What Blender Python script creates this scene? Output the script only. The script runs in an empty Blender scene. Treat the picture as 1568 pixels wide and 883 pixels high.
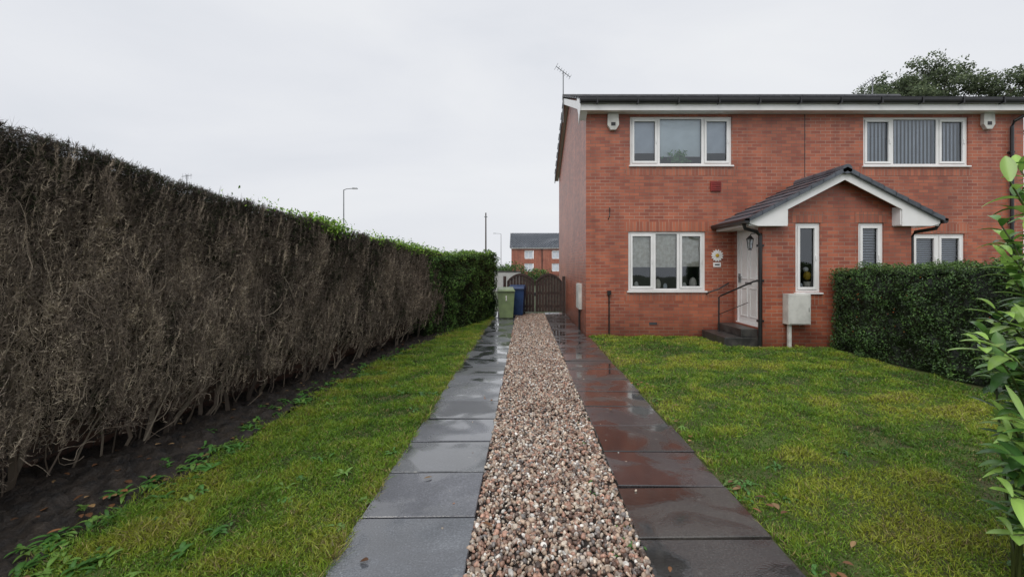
import bpy, bmesh, math, random
import numpy as np
from mathutils import Vector, Matrix
random.seed(7); rng=np.random.default_rng(7)
scene=bpy.context.scene
scene.view_settings.view_transform='Standard'
scene.view_settings.look='None'
scene.view_settings.exposure=0
COL=scene.collection

# ------------------------------------------------------------ materials
def newmat(name):
    m=bpy.data.materials.new(name); m.use_nodes=True
    nt=m.node_tree; b=nt.nodes['Principled BSDF']
    return m,nt,b
def N(nt,t,**kw):
    n=nt.nodes.new(t)
    for k,v in kw.items():
        if k in n.inputs: n.inputs[k].default_value=v
        else: setattr(n,k,v)
    return n
def ramp(nt,stops):
    r=nt.nodes.new('ShaderNodeValToRGB'); e=r.color_ramp.elements
    while len(e)<len(stops): e.new(0.5)
    for i,(p,c) in enumerate(stops):
        e[i].position=p; e[i].color=(*c,1) if len(c)==3 else c
    return r
def mat(name,c1,c2=None,scale=4,rough=0.6,r2=None,bump=0.1,bscale=None,spec=0.5,metal=0,detail=6):
    m,nt,b=newmat(name); L=nt.links
    if c2 is None: c2=tuple(x*0.75 for x in c1)
    tc=N(nt,'ShaderNodeTexCoord'); n=N(nt,'ShaderNodeTexNoise'); n.inputs['Scale'].default_value=scale; n.inputs['Detail'].default_value=detail
    L.new(tc.outputs['Object'],n.inputs['Vector'])
    r=ramp(nt,[(0.35,c2),(0.65,c1)]); L.new(n.outputs['Fac'],r.inputs[0]); L.new(r.outputs[0],b.inputs['Base Color'])
    if r2 is not None:
        mr=N(nt,'ShaderNodeMapRange'); mr.inputs['From Min'].default_value=.38; mr.inputs['From Max'].default_value=.62
        mr.inputs['To Min'].default_value=rough; mr.inputs['To Max'].default_value=r2
        L.new(n.outputs['Fac'],mr.inputs['Value']); L.new(mr.outputs[0],b.inputs['Roughness'])
    else: b.inputs['Roughness'].default_value=rough
    b.inputs['Specular IOR Level'].default_value=spec; b.inputs['Metallic'].default_value=metal
    if bump:
        n2=N(nt,'ShaderNodeTexNoise'); n2.inputs['Scale'].default_value=bscale or scale*8; n2.inputs['Detail'].default_value=5
        L.new(tc.outputs['Object'],n2.inputs['Vector'])
        bp=N(nt,'ShaderNodeBump'); bp.inputs['Strength'].default_value=bump; bp.inputs['Distance'].default_value=0.02
        L.new(n2.outputs['Fac'],bp.inputs['Height']); L.new(bp.outputs[0],b.inputs['Normal'])
    return m
def vmat(name,rough=0.7,spec=0.3,trans=0.0,nscale=0,bump=0):
    m,nt,b=newmat(name); L=nt.links
    a=N(nt,'ShaderNodeAttribute'); a.attribute_name='Col'
    src=a.outputs['Color']
    if nscale:
        tc=N(nt,'ShaderNodeTexCoord'); n=N(nt,'ShaderNodeTexNoise'); n.inputs['Scale'].default_value=nscale; n.inputs['Detail'].default_value=5
        L.new(tc.outputs['Object'],n.inputs['Vector'])
        r=ramp(nt,[(0.3,(.6,.6,.6)),(0.7,(1.3,1.3,1.3))]); L.new(n.outputs['Fac'],r.inputs[0])
        mx=N(nt,'ShaderNodeMixRGB'); mx.blend_type='MULTIPLY'; mx.inputs[0].default_value=1
        L.new(src,mx.inputs[1]); L.new(r.outputs[0],mx.inputs[2]); src=mx.outputs[0]
    L.new(src,b.inputs['Base Color'])
    b.inputs['Roughness'].default_value=rough; b.inputs['Specular IOR Level'].default_value=spec
    if trans>0:
        t=N(nt,'ShaderNodeBsdfTranslucent'); L.new(src,t.inputs['Color'])
        ms=N(nt,'ShaderNodeMixShader'); ms.inputs[0].default_value=trans
        L.new(b.outputs[0],ms.inputs[1]); L.new(t.outputs[0],ms.inputs[2])
        L.new(ms.outputs[0],nt.nodes['Material Output'].inputs['Surface'])
    return m
def brickmat(name,vertical=False,c1=(.44,.132,.070),c2=(.27,.071,.044),mortar=(.40,.27,.20)):
    m,nt,b=newmat(name); L=nt.links
    tc=N(nt,'ShaderNodeTexCoord'); sp=N(nt,'ShaderNodeSeparateXYZ'); L.new(tc.outputs['Object'],sp.inputs[0])
    ad=N(nt,'ShaderNodeMath',operation='ADD'); L.new(sp.outputs[0],ad.inputs[0]); L.new(sp.outputs[1],ad.inputs[1])
    cb=N(nt,'ShaderNodeCombineXYZ')
    if vertical: L.new(sp.outputs[2],cb.inputs[0]); L.new(ad.outputs[0],cb.inputs[1])
    else: L.new(ad.outputs[0],cb.inputs[0]); L.new(sp.outputs[2],cb.inputs[1])
    br=N(nt,'ShaderNodeTexBrick'); br.offset=0.0 if vertical else 0.5
    br.inputs['Scale'].default_value=1; br.inputs['Brick Width'].default_value=.24 if vertical else .225; br.inputs['Row Height'].default_value=.075
    br.inputs['Mortar Size'].default_value=.006; br.inputs['Mortar Smooth'].default_value=.2; br.inputs['Bias'].default_value=-.1
    br.inputs['Color1'].default_value=(*c1,1); br.inputs['Color2'].default_value=(*c2,1)
    nm=N(nt,'ShaderNodeTexNoise'); nm.inputs['Scale'].default_value=.9; nm.inputs['Detail'].default_value=4; L.new(tc.outputs['Object'],nm.inputs['Vector'])
    rm=ramp(nt,[(0.38,tuple(x*.42 for x in mortar)),(0.62,mortar)]); L.new(nm.outputs['Fac'],rm.inputs[0]); L.new(rm.outputs[0],br.inputs['Mortar'])
    L.new(cb.outputs[0],br.inputs['Vector'])
    n=N(nt,'ShaderNodeTexNoise'); n.inputs['Scale'].default_value=.8; n.inputs['Detail'].default_value=8; n.inputs['Roughness'].default_value=.65; L.new(tc.outputs['Object'],n.inputs['Vector'])
    r=ramp(nt,[(0.3,(.80,.80,.84)),(0.7,(1.15,1.12,1.08))]); L.new(n.outputs['Fac'],r.inputs[0])
    mx=N(nt,'ShaderNodeMixRGB'); mx.blend_type='MULTIPLY'; mx.inputs[0].default_value=1; L.new(br.outputs['Color'],mx.inputs[1]); L.new(r.outputs[0],mx.inputs[2])
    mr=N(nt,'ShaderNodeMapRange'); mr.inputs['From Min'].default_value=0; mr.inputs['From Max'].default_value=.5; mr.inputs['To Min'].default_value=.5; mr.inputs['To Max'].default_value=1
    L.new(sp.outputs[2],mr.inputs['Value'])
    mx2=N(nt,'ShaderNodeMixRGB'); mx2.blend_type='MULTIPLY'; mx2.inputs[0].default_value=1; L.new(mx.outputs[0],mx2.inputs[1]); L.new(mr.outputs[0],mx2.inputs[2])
    mp=N(nt,'ShaderNodeMapping'); mp.inputs['Scale'].default_value=(4,4,.4); L.new(tc.outputs['Object'],mp.inputs[0])
    n3=N(nt,'ShaderNodeTexNoise'); n3.inputs['Scale'].default_value=1; n3.inputs['Detail'].default_value=5; L.new(mp.outputs[0],n3.inputs['Vector'])
    r3=ramp(nt,[(0.35,(.84,.84,.86)),(0.6,(1.05,1.05,1.05))]); L.new(n3.outputs['Fac'],r3.inputs[0])
    mx3=N(nt,'ShaderNodeMixRGB'); mx3.blend_type='MULTIPLY'; mx3.inputs[0].default_value=1; L.new(mx2.outputs[0],mx3.inputs[1]); L.new(r3.outputs[0],mx3.inputs[2])
    L.new(mx3.outputs[0],b.inputs['Base Color']); b.inputs['Roughness'].default_value=.42; b.inputs['Specular IOR Level'].default_value=.5
    n2=N(nt,'ShaderNodeTexNoise'); n2.inputs['Scale'].default_value=60; L.new(tc.outputs['Object'],n2.inputs['Vector'])
    mm=N(nt,'ShaderNodeMath',operation='MULTIPLY_ADD'); L.new(br.outputs['Fac'],mm.inputs[0]); mm.inputs[1].default_value=-1; L.new(n2.outputs['Fac'],mm.inputs[2])
    bp=N(nt,'ShaderNodeBump'); bp.inputs['Strength'].default_value=.4; bp.inputs['Distance'].default_value=.005; L.new(mm.outputs[0],bp.inputs['Height']); L.new(bp.outputs[0],b.inputs['Normal'])
    return m
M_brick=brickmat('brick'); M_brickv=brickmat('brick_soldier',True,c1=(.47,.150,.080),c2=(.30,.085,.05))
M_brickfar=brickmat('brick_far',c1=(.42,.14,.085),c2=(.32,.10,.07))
M_white=mat('white_upvc',(.86,.86,.86),(.79,.79,.78),scale=3,rough=.3,bump=.02)
M_black=mat('black_plastic',(.022,.022,.024),(.014,.014,.015),scale=6,rough=.3,bump=.03)
M_tile=mat('roof_tile',(.115,.13,.155),(.055,.065,.08),scale=3.2,rough=.25,r2=.5,bump=.3,bscale=40)
M_tiledark=mat('roof_tile_dark',(.06,.062,.07),(.03,.03,.034),scale=5,rough=.4,bump=.3,bscale=40)
M_dark=mat('room_dark',(.05,.045,.04),(.03,.03,.03),rough=.9,bump=0)
M_room=mat('room_wall',(.30,.29,.28),(.22,.22,.22),rough=.9,bump=0,scale=1)
M_wood=mat('gate_wood',(.060,.034,.027),(.030,.018,.015),scale=12,rough=.5,bump=.3)
M_conc=mat('step_concrete',(.07,.065,.06),(.03,.03,.03),scale=6,rough=.3,r2=.6,bump=.3)
M_metal=mat('galvanised',(.25,.26,.27),(.17,.18,.19),rough=.5,bump=.05,metal=.4)
M_meter=mat('meter_box_plastic',(.68,.68,.64),(.48,.48,.45),scale=5,rough=.5,bump=.05)
M_curt=mat('curtain_cream',(.82,.78,.70),(.62,.57,.48),scale=14,rough=.9,bump=.1)
M_blind=mat('blind_grey',(.66,.70,.77),(.56,.60,.67),scale=3,rough=.8,bump=0)
M_net=mat('blind_pale',(.80,.85,.88),(.70,.75,.78),scale=3,rough=.8,bump=0)
M_red=mat('vent_red',(.26,.025,.02),(.18,.02,.016),rough=.5,bump=.05)
M_green=mat('bin_green',(.22,.30,.14),(.16,.22,.11),scale=5,rough=.4,bump=.04)
M_blue=mat('bin_blue',(.02,.06,.17),(.015,.04,.12),scale=5,rough=.4,bump=.04)
M_yel=mat('flower_centre',(.60,.40,.03),(.45,.28,.02),scale=60,rough=.6)
M_glass,nt,b=newmat('window_glass'); nt.nodes.remove(b)
g=N(nt,'ShaderNodeBsdfGlossy'); g.inputs['Roughness'].default_value=.02; g.inputs['Color'].default_value=(.9,.95,1,1)
t=N(nt,'ShaderNodeBsdfTransparent'); t.inputs['Color'].default_value=(.88,.92,.94,1)
fr=N(nt,'ShaderNodeFresnel'); fr.inputs['IOR'].default_value=1.5
ma=N(nt,'ShaderNodeMath',operation='MULTIPLY_ADD'); nt.links.new(fr.outputs[0],ma.inputs[0]); ma.inputs[1].default_value=1.6; ma.inputs[2].default_value=.05
ma.use_clamp=True
tcg=N(nt,'ShaderNodeTexCoord'); ng=N(nt,'ShaderNodeTexNoise'); ng.inputs['Scale'].default_value=1.2; nt.links.new(tcg.outputs['Object'],ng.inputs['Vector'])
bg_=N(nt,'ShaderNodeBump'); bg_.inputs['Strength'].default_value=.05; bg_.inputs['Distance'].default_value=.05; nt.links.new(ng.outputs[0],bg_.inputs['Height']); nt.links.new(bg_.outputs[0],g.inputs['Normal'])
ms=N(nt,'ShaderNodeMixShader'); nt.links.new(ma.outputs[0],ms.inputs[0]); nt.links.new(t.outputs[0],ms.inputs[1]); nt.links.new(g.outputs[0],ms.inputs[2]); nt.links.new(ms.outputs[0],nt.nodes['Material Output'].inputs[0])

# ------------------------------------------------------------ mesh helpers
class MB:
    def __init__(s): s.v=[]; s.f=[]; s.mi=[]; s.mats=[]
    def _m(s,m):
        if m not in s.mats: s.mats.append(m)
        return s.mats.index(m)
    def add(s,vs,fs,m):
        o=len(s.v); s.v+= [tuple(v) for v in vs]; k=s._m(m)
        for f in fs: s.f.append(tuple(o+i for i in f)); s.mi.append(k)
    def box(s,x0,x1,y0,y1,z0,z1,m):
        s.add([(x0,y0,z0),(x1,y0,z0),(x1,y1,z0),(x0,y1,z0),(x0,y0,z1),(x1,y0,z1),(x1,y1,z1),(x0,y1,z1)],
              [(0,3,2,1),(4,5,6,7),(0,1,5,4),(1,2,6,5),(2,3,7,6),(3,0,4,7)],m)
    def hexa(s,pts,m):
        s.add(pts,[(0,3,2,1),(4,5,6,7),(0,1,5,4),(1,2,6,5),(2,3,7,6),(3,0,4,7)],m)
    def prism(s,poly,fn,d0,d1,m):
        n=len(poly); vs=[fn(u,v,d0) for u,v in poly]+[fn(u,v,d1) for u,v in poly]
        fs=[tuple(range(n)),tuple(range(2*n-1,n-1,-1))]+[(i,(i+1)%n,n+(i+1)%n,n+i) for i in range(n)]
        s.add(vs,fs,m)
    def tube(s,pts,r,m,seg=8,r2=None):
        pts=[Vector(p) for p in pts]; n=len(pts); vs=[]
        up=Vector((0,0,1))
        for i,p in enumerate(pts):
            d=(pts[min(i+1,n-1)]-pts[max(i-1,0)]).normalized()
            a=d.cross(up) if abs(d.dot(up))<.95 else d.cross(Vector((1,0,0)))
            a.normalize(); b=d.cross(a)
            rr=r if r2 is None else r+(r2-r)*i/(n-1)
            for k in range(seg):
                t=2*math.pi*k/seg; vs.append(p+a*math.cos(t)*rr+b*math.sin(t)*rr)
        fs=[]
        for i in range(n-1):
            for k in range(seg):
                k2=(k+1)%seg; fs.append((i*seg+k,i*seg+k2,(i+1)*seg+k2,(i+1)*seg+k))
        fs+= [tuple(range(seg-1,-1,-1)),tuple((n-1)*seg+k for k in range(seg))]
        s.add(vs,fs,m)
    def sphere(s,c,r,m,sc=(1,1,1),u=10,v=6):
        vs=[];fs=[]
        for i in range(v+1):
            th=math.pi*i/v
            for k in range(u):
                ph=2*math.pi*k/u
                vs.append((c[0]+r*sc[0]*math.sin(th)*math.cos(ph),c[1]+r*sc[1]*math.sin(th)*math.sin(ph),c[2]+r*sc[2]*math.cos(th)))
        for i in range(v):
            for k in range(u): fs.append((i*u+k,(i+1)*u+k,(i+1)*u+(k+1)%u,i*u+(k+1)%u))
        s.add(vs,fs,m)
    def obj(s,name,parent=None,bevel=0,smooth=False,recalc=True):
        me=bpy.data.meshes.new(name); me.from_pydata(s.v,[],s.f); me.update()
        for m in s.mats: me.materials.append(m)
        me.polygons.foreach_set('material_index',s.mi)
        if recalc:
            bm=bmesh.new(); bm.from_mesh(me); bmesh.ops.recalc_face_normals(bm,faces=bm.faces); bm.to_mesh(me); bm.free()
        if smooth: me.polygons.foreach_set('use_smooth',[True]*len(me.polygons))
        o=bpy.data.objects.new(name,me); COL.objects.link(o)
        if parent: o.parent=parent
        if bevel:
            bv=o.modifiers.new('b','BEVEL'); bv.width=bevel; bv.segments=2; bv.limit_method='ANGLE'
        return o
def empty(name):
    o=bpy.data.objects.new(name,None); COL.objects.link(o); return o
def arr(name,V,F,C,m,smooth=False,parent=None):
    V=np.asarray(V,dtype=np.float32).reshape(-1,3); F=np.asarray(F,dtype=np.int32); n,k=F.shape
    me=bpy.data.meshes.new(name); me.vertices.add(len(V)); me.vertices.foreach_set('co',V.ravel())
    me.loops.add(n*k); me.loops.foreach_set('vertex_index',F.ravel())
    me.polygons.add(n); me.polygons.foreach_set('loop_start',np.arange(0,n*k,k,dtype=np.int32)); me.polygons.foreach_set('loop_total',np.full(n,k,dtype=np.int32))
    me.polygons.foreach_set('use_smooth',np.full(n,bool(smooth)))
    me.update(calc_edges=True)
    if C is not None:
        a=me.color_attributes.new('Col','FLOAT_COLOR','POINT'); c=np.ones((len(V),4),dtype=np.float32); c[:,:3]=C; a.data.foreach_set('color',c.ravel())
    me.materials.append(m); o=bpy.data.objects.new(name,me); COL.objects.link(o)
    if parent: o.parent=parent
    return o
class TA:
    def __init__(s): s.V=[];s.F=[];s.C=[];s.n=0
    def add(s,V,F,C):
        V=np.asarray(V).reshape(-1,3); s.V.append(V); s.F.append(np.asarray(F)+s.n); s.C.append(np.broadcast_to(C,(len(V),3)) if np.ndim(C)==1 else np.asarray(C)); s.n+=len(V)
    def obj(s,name,m,**k): return arr(name,np.concatenate(s.V),np.concatenate(s.F),np.concatenate(s.C),m,**k)
def nrm(a): return a/np.maximum(np.linalg.norm(a,axis=-1,keepdims=True),1e-9)
def fnoise(P,sc,seed=0):
    P=np.asarray(P)*sc; s=np.zeros(len(P)); r=np.random.default_rng(seed+100); amp=1;tot=0
    for o in range(5):
        for k in range(3):
            d=r.normal(size=3); d/=np.linalg.norm(d); ph=r.uniform(0,6.28)
            s+=amp*np.sin(P@d*(1.9**o)*2+ph+1.3*np.sin(P@np.roll(d,1)*(1.9**o)*1.7+ph)); tot+=amp*.5
        amp*=.6
    return s/tot
def slivers(ta,base,d,length,width,col):
    side=nrm(np.cross(d,rng.normal(size=d.shape))); n=len(base)
    V=np.stack([base-side*width[:,None]/2,base+side*width[:,None]/2,base+d*length[:,None]],1)
    ta.add(V,np.arange(3*n).reshape(-1,3),np.repeat(col,3,axis=0))
def leaves(ta,P,nor,size,col,jit=.8,aspect=.5):
    n=len(P); nn=nrm(nor+rng.normal(size=(n,3))*jit); a=nrm(np.cross(nn,rng.normal(size=(n,3)))); b=np.cross(nn,a)
    s=size[:,None]; fold=nn*s*.12
    V=np.stack([P-a*s*.5,P-b*s*aspect*.5+fold,P+a*s*.5,P+b*s*aspect*.5+fold],1)
    q=np.arange(4*n).reshape(-1,4); F=np.concatenate([q[:,[0,1,2]],q[:,[0,2,3]]])
    ta.add(V,F,np.repeat(col,4,axis=0))
def palette(pal,w,n,jit=.15):
    pal=np.array(pal); i=rng.choice(len(pal),size=n,p=np.array(w)/sum(w)); c=pal[i]*(1+rng.normal(size=(n,1))*jit); return np.clip(c,.003,1)
def tubes(ta,lines,r0,r1,cols,seg=4):
    n,k,_=lines.shape
    d=np.gradient(lines,axis=1); d=nrm(d); a=nrm(np.cross(d,np.array([.3,1,.1]))); b=np.cross(d,a)
    tt=np.linspace(0,1,k)[None,:,None]; r=(r0[:,None,None]*(1-tt)+r1[:,None,None]*tt)
    ang=np.arange(seg)*2*np.pi/seg
    V=np.stack([lines+a*r*np.cos(t)+b*r*np.sin(t) for t in ang],2).reshape(-1,3)
    idx=np.arange(n*k*seg).reshape(n,k,seg); A=idx[:,:-1,:];B=idx[:,1:,:];A2=np.roll(A,-1,2);B2=np.roll(B,-1,2)
    F=np.concatenate([np.stack([A,A2,B2],-1).reshape(-1,3),np.stack([A,B2,B],-1).reshape(-1,3)])
    ta.add(V,F,np.repeat(cols,k*seg,axis=0))

# ------------------------------------------------------------ ground
M_ground=mat('ground_mat',(.06,.09,.03),(.05,.05,.035),scale=.5,rough=.9,bump=.3)
mb=MB(); mb.add([(-400,-60,-.05),(400,-60,-.05),(400,700,-.05),(-400,700,-.05)],[(0,1,2,3)],M_ground); mb.obj('ground')
M_lawn=mat('lawn_soil',(.085,.125,.022),(.06,.06,.022),scale=3,rough=.95,bump=.6,bscale=50)
def soilX(Y): return np.interp(Y,[-1,2.4,4.7,6.9,9.7,13.9],[-2.62,-2.63,-2.63,-2.47,-2.05,-1.0])
mb=MB()
ys=np.linspace(-3,13.9,40)
for a,bb in zip(ys[:-1],ys[1:]):
    mb.add([(soilX(a)-.05,a,-.012),(-1.03,a,-.012),(-1.03,bb,-.012),(soilX(bb)-.05,bb,-.012)],[(0,1,2,3)],M_lawn)
mb.add([(1.46,-3,-.012),(12,-3,-.012),(12,10.2,-.012),(1.46,10.2,-.012)],[(0,1,2,3)],M_lawn)
mb.obj('lawn')
M_soil=mat('soil_mat',(.040,.030,.022),(.012,.010,.009),scale=9,rough=.65,bump=1,bscale=35)
nx,ny=46,520
gx,gy=np.meshgrid(np.linspace(0,1,nx),np.linspace(-1,14.5,ny),indexing='ij')
sx=soilX(gy); X=sx+.03-(1.9)*gx; P=np.stack([X,gy,np.zeros_like(X)],-1).reshape(-1,3)
z=.0+.022*fnoise(P,5,3)+.026*fnoise(P,20,4)+.012*rng.normal(size=len(P))+.03*np.clip(gx.ravel()*3,0,1)-.02; P[:,2]=z
idx=np.arange(nx*ny).reshape(nx,ny); F=np.stack([idx[:-1,:-1],idx[:-1,1:],idx[1:,1:],idx[1:,:-1]],-1).reshape(-1,4)
arr('soil_bed',P,F,None,M_soil,smooth=True)

# ------------------------------------------------------------ paving
def slabmat(name,c1,c2,ra=.10,rb=.38,spots=.4):
    m,nt,b=newmat(name); L=nt.links
    tc=N(nt,'ShaderNodeTexCoord')
    a=N(nt,'ShaderNodeAttribute'); a.attribute_name='Col'
    n=N(nt,'ShaderNodeTexNoise'); n.inputs['Scale'].default_value=1.6; n.inputs['Detail'].default_value=8; n.inputs['Roughness'].default_value=.6; L.new(tc.outputs['Object'],n.inputs['Vector'])
    r=ramp(nt,[(0.35,c2),(0.68,c1)]); L.new(n.outputs['Fac'],r.inputs[0])
    n4=N(nt,'ShaderNodeTexNoise'); n4.inputs['Scale'].default_value=90; n4.inputs['Detail'].default_value=3; L.new(tc.outputs['Object'],n4.inputs['Vector'])
    r4=ramp(nt,[(0.35,(.7,.7,.7)),(0.6,(1.1,1.1,1.1)),(.75,(1.9,1.9,1.8))]); L.new(n4.outputs['Fac'],r4.inputs[0])
    mx=N(nt,'ShaderNodeMixRGB'); mx.blend_type='MULTIPLY'; mx.inputs[0].default_value=1; L.new(r.outputs[0],mx.inputs[1]); L.new(r4.outputs[0],mx.inputs[2])
    mx2=N(nt,'ShaderNodeMixRGB'); mx2.blend_type='MULTIPLY'; mx2.inputs[0].default_value=1; L.new(mx.outputs[0],mx2.inputs[1]); L.new(a.outputs['Color'],mx2.inputs[2])
    v=N(nt,'ShaderNodeTexVoronoi'); v.inputs['Scale'].default_value=5.5; L.new(tc.outputs['Object'],v.inputs['Vector'])
    rv=ramp(nt,[(0.05,(1,1,1)),(0.12,(0,0,0))]); L.new(v.outputs['Distance'],rv.inputs[0])
    sc=N(nt,'ShaderNodeMath',operation='MULTIPLY'); L.new(rv.outputs[0],sc.inputs[0]); sc.inputs[1].default_value=spots
    mx3=N(nt,'ShaderNodeMixRGB'); L.new(sc.outputs[0],mx3.inputs[0]); L.new(mx2.outputs[0],mx3.inputs[1]); mx3.inputs[2].default_value=(.28,.28,.26,1)
    # standing water darkens the stone
    n5=N(nt,'ShaderNodeTexNoise'); n5.inputs['Scale'].default_value=1.9; n5.inputs['Detail'].default_value=5; n5.inputs['Distortion'].default_value=.8; L.new(tc.outputs['Object'],n5.inputs['Vector'])
    rw=ramp(nt,[(0.44,(.62,.62,.64)),(0.54,(1.12,1.12,1.12))]); L.new(n5.outputs['Fac'],rw.inputs[0])
    mx4=N(nt,'ShaderNodeMixRGB'); mx4.blend_type='MULTIPLY'; mx4.inputs[0].default_value=1; L.new(mx3.outputs[0],mx4.inputs[1]); L.new(rw.outputs[0],mx4.inputs[2])
    L.new(mx4.outputs[0],b.inputs['Base Color'])
    mr=N(nt,'ShaderNodeMapRange'); mr.inputs['From Min'].default_value=.43; mr.inputs['From Max'].default_value=.56; mr.inputs['To Min'].default_value=ra; mr.inputs['To Max'].default_value=rb
    L.new(n5.outputs['Fac'],mr.inputs['Value']); L.new(mr.outputs[0],b.inputs['Roughness'])
    b.inputs['Specular IOR Level'].default_value=.65
    cw=N(nt,'ShaderNodeMapRange'); cw.inputs['From Min'].default_value=.43; cw.inputs['From Max'].default_value=.58; cw.inputs['To Min'].default_value=1; cw.inputs['To Max'].default_value=.35
    L.new(n5.outputs['Fac'],cw.inputs['Value']); L.new(cw.outputs[0],b.inputs['Coat Weight']); b.inputs['Coat Roughness'].default_value=.06
    mb_=N(nt,'ShaderNodeMapRange'); mb_.inputs['From Min'].default_value=.43; mb_.inputs['From Max'].default_value=.58; mb_.inputs['To Min'].default_value=.03; mb_.inputs['To Max'].default_value=.7
    L.new(n5.outputs['Fac'],mb_.inputs['Value'])
    bp=N(nt,'ShaderNodeBump'); bp.inputs['Distance'].default_value=.004; L.new(mb_.outputs[0],bp.inputs['Strength']); L.new(n4.outputs['Fac'],bp.inputs['Height']); L.new(bp.outputs[0],b.inputs['Normal']); L.new(bp.outputs[0],b.inputs['Coat Normal'])
    return m
def paving(name,x0,x1,off,m,xr2=None,seed=1):
    r=random.Random(seed); V=[];F=[];C=[]
    y=-1.2+off
    while y<15.2:
        L_=.61; g=.006
        xb=x1 if y<9.7 else (xr2 or x1)
        x0_=x0+r.uniform(-.010,.010); x1_=xb+r.uniform(-.014,.014); sk=r.uniform(-.004,.004)
        zc=.012+r.uniform(-.003,.003); ta_=r.uniform(-.004,.004); tb_=r.uniform(-.004,.004)
        za=[zc-ta_-tb_,zc+ta_-tb_,zc+ta_+tb_,zc-ta_+tb_]
        o=len(V); e=.006
        pts=[(x0_,y+g),(x1_,y+g+sk),(x1_,y+L_-g+sk),(x0_,y+L_-g)]
        cx=(x0_+x1_)/2; cy=y+L_/2
        top=[(px+(e if px<cx else -e),py+(e if py<cy else -e),z) for (px,py),z in zip(pts,za)]
        mid=[(px,py,z-.005) for (px,py),z in zip(pts,za)]
        bot=[(px,py,-.045) for px,py in pts]
        V+=top+mid+bot
        F.append((o,o+1,o+2,o+3))
        for k in range(4):
            k2=(k+1)%4; F.append((o+4+k,o+4+k2,o+k2,o+k)); F.append((o+8+k,o+8+k2,o+4+k2,o+4+k))
        t=r.uniform(.74,1.26); C+=[(t,t*r.uniform(.97,1.03),t*r.uniform(.96,1.05))]*12
        y+=L_+.005
    return arr(name,V,F,np.array(C),m)
paving('paving_path',-1.05,-.31,.33,slabmat('slab_grey',(.118,.125,.137),(.066,.071,.079),.07,.36,.5),seed=3)
paving('paving_path.001',.67,1.455,.12,slabmat('slab_brown',(.074,.066,.063),(.034,.030,.030),.07,.42,.25),xr2=1.385,seed=5)
mb=MB(); M_gbed=mat('gravel_bed_mat',(.05,.036,.031),(.02,.015,.013),scale=60,rough=.7,bump=.5)
mb.add([(-.33,-2,-.008),(.69,-2,-.008),(.69,15.3,-.008),(-.33,15.3,-.008)],[(0,1,2,3)],M_gbed)
mb.obj('gravel_bed')
def ico(sub):
    bm=bmesh.new(); bmesh.ops.create_icosphere(bm,subdivisions=sub,radius=1); v=np.array([x.co[:] for x in bm.verts]); f=np.array([[q.index for q in x.verts] for x in bm.faces]); bm.free(); return v,f
ta=TA()
pal=[(.45,.335,.25),(.57,.49,.40),(.30,.18,.13),(.17,.105,.08),(.72,.69,.64),(.34,.275,.23),(.10,.072,.06),(.42,.245,.18),(.22,.20,.19)]
w=[23,17,15,12,8,16,8,12,7]
def stones(y0,y1,dens,sub,smin,smax,x0=-.31,x1=.665):
    n=int((y1-y0)*(x1-x0)*dens); v,f=ico(sub); k=len(v)
    P=np.stack([rng.uniform(x0,x1,n),rng.uniform(y0,y1,n),rng.uniform(-.002,.016,n)],1)
    S=(smin+(smax-smin)*rng.uniform(0,1,(n,1))**1.5)*rng.uniform(.55,1.25,(n,3)); S[:,2]*=.8
    q=nrm(rng.normal(size=(n,4))); a,b_,c,d=q.T
    R=np.stack([np.stack([1-2*(c*c+d*d),2*(b_*c-a*d),2*(b_*d+a*c)],-1),np.stack([2*(b_*c+a*d),1-2*(b_*b_+d*d),2*(c*d-a*b_)],-1),np.stack([2*(b_*d-a*c),2*(c*d+a*b_),1-2*(b_*b_+c*c)],-1)],1)
    loc=np.sign(v[None])*np.abs(v[None])**.8*(1+rng.normal(size=(n,k,1))*.10)*S[:,None,:]
    W=np.einsum('nij,nkj->nki',R,loc)+P[:,None,:]
    F=(f[None]+(np.arange(n)*k)[:,None,None]).reshape(-1,3)
    ta.add(W,F,np.repeat(palette(pal,w,n,.2),k,axis=0))
stones(.8,4.6,2900,2,.008,.019); stones(4.6,8,2500,1,.009,.019); stones(8,15.2,1600,1,.011,.020)
stones(1.5,9,14,2,.007,.013,x0=-.55,x1=-.32)
stones(1.5,9,14,2,.007,.013,x0=.68,x1=.85)
ta.obj('gravel',vmat('gravel_mat',rough=.36,spec=.5,nscale=45),smooth=True)

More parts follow.
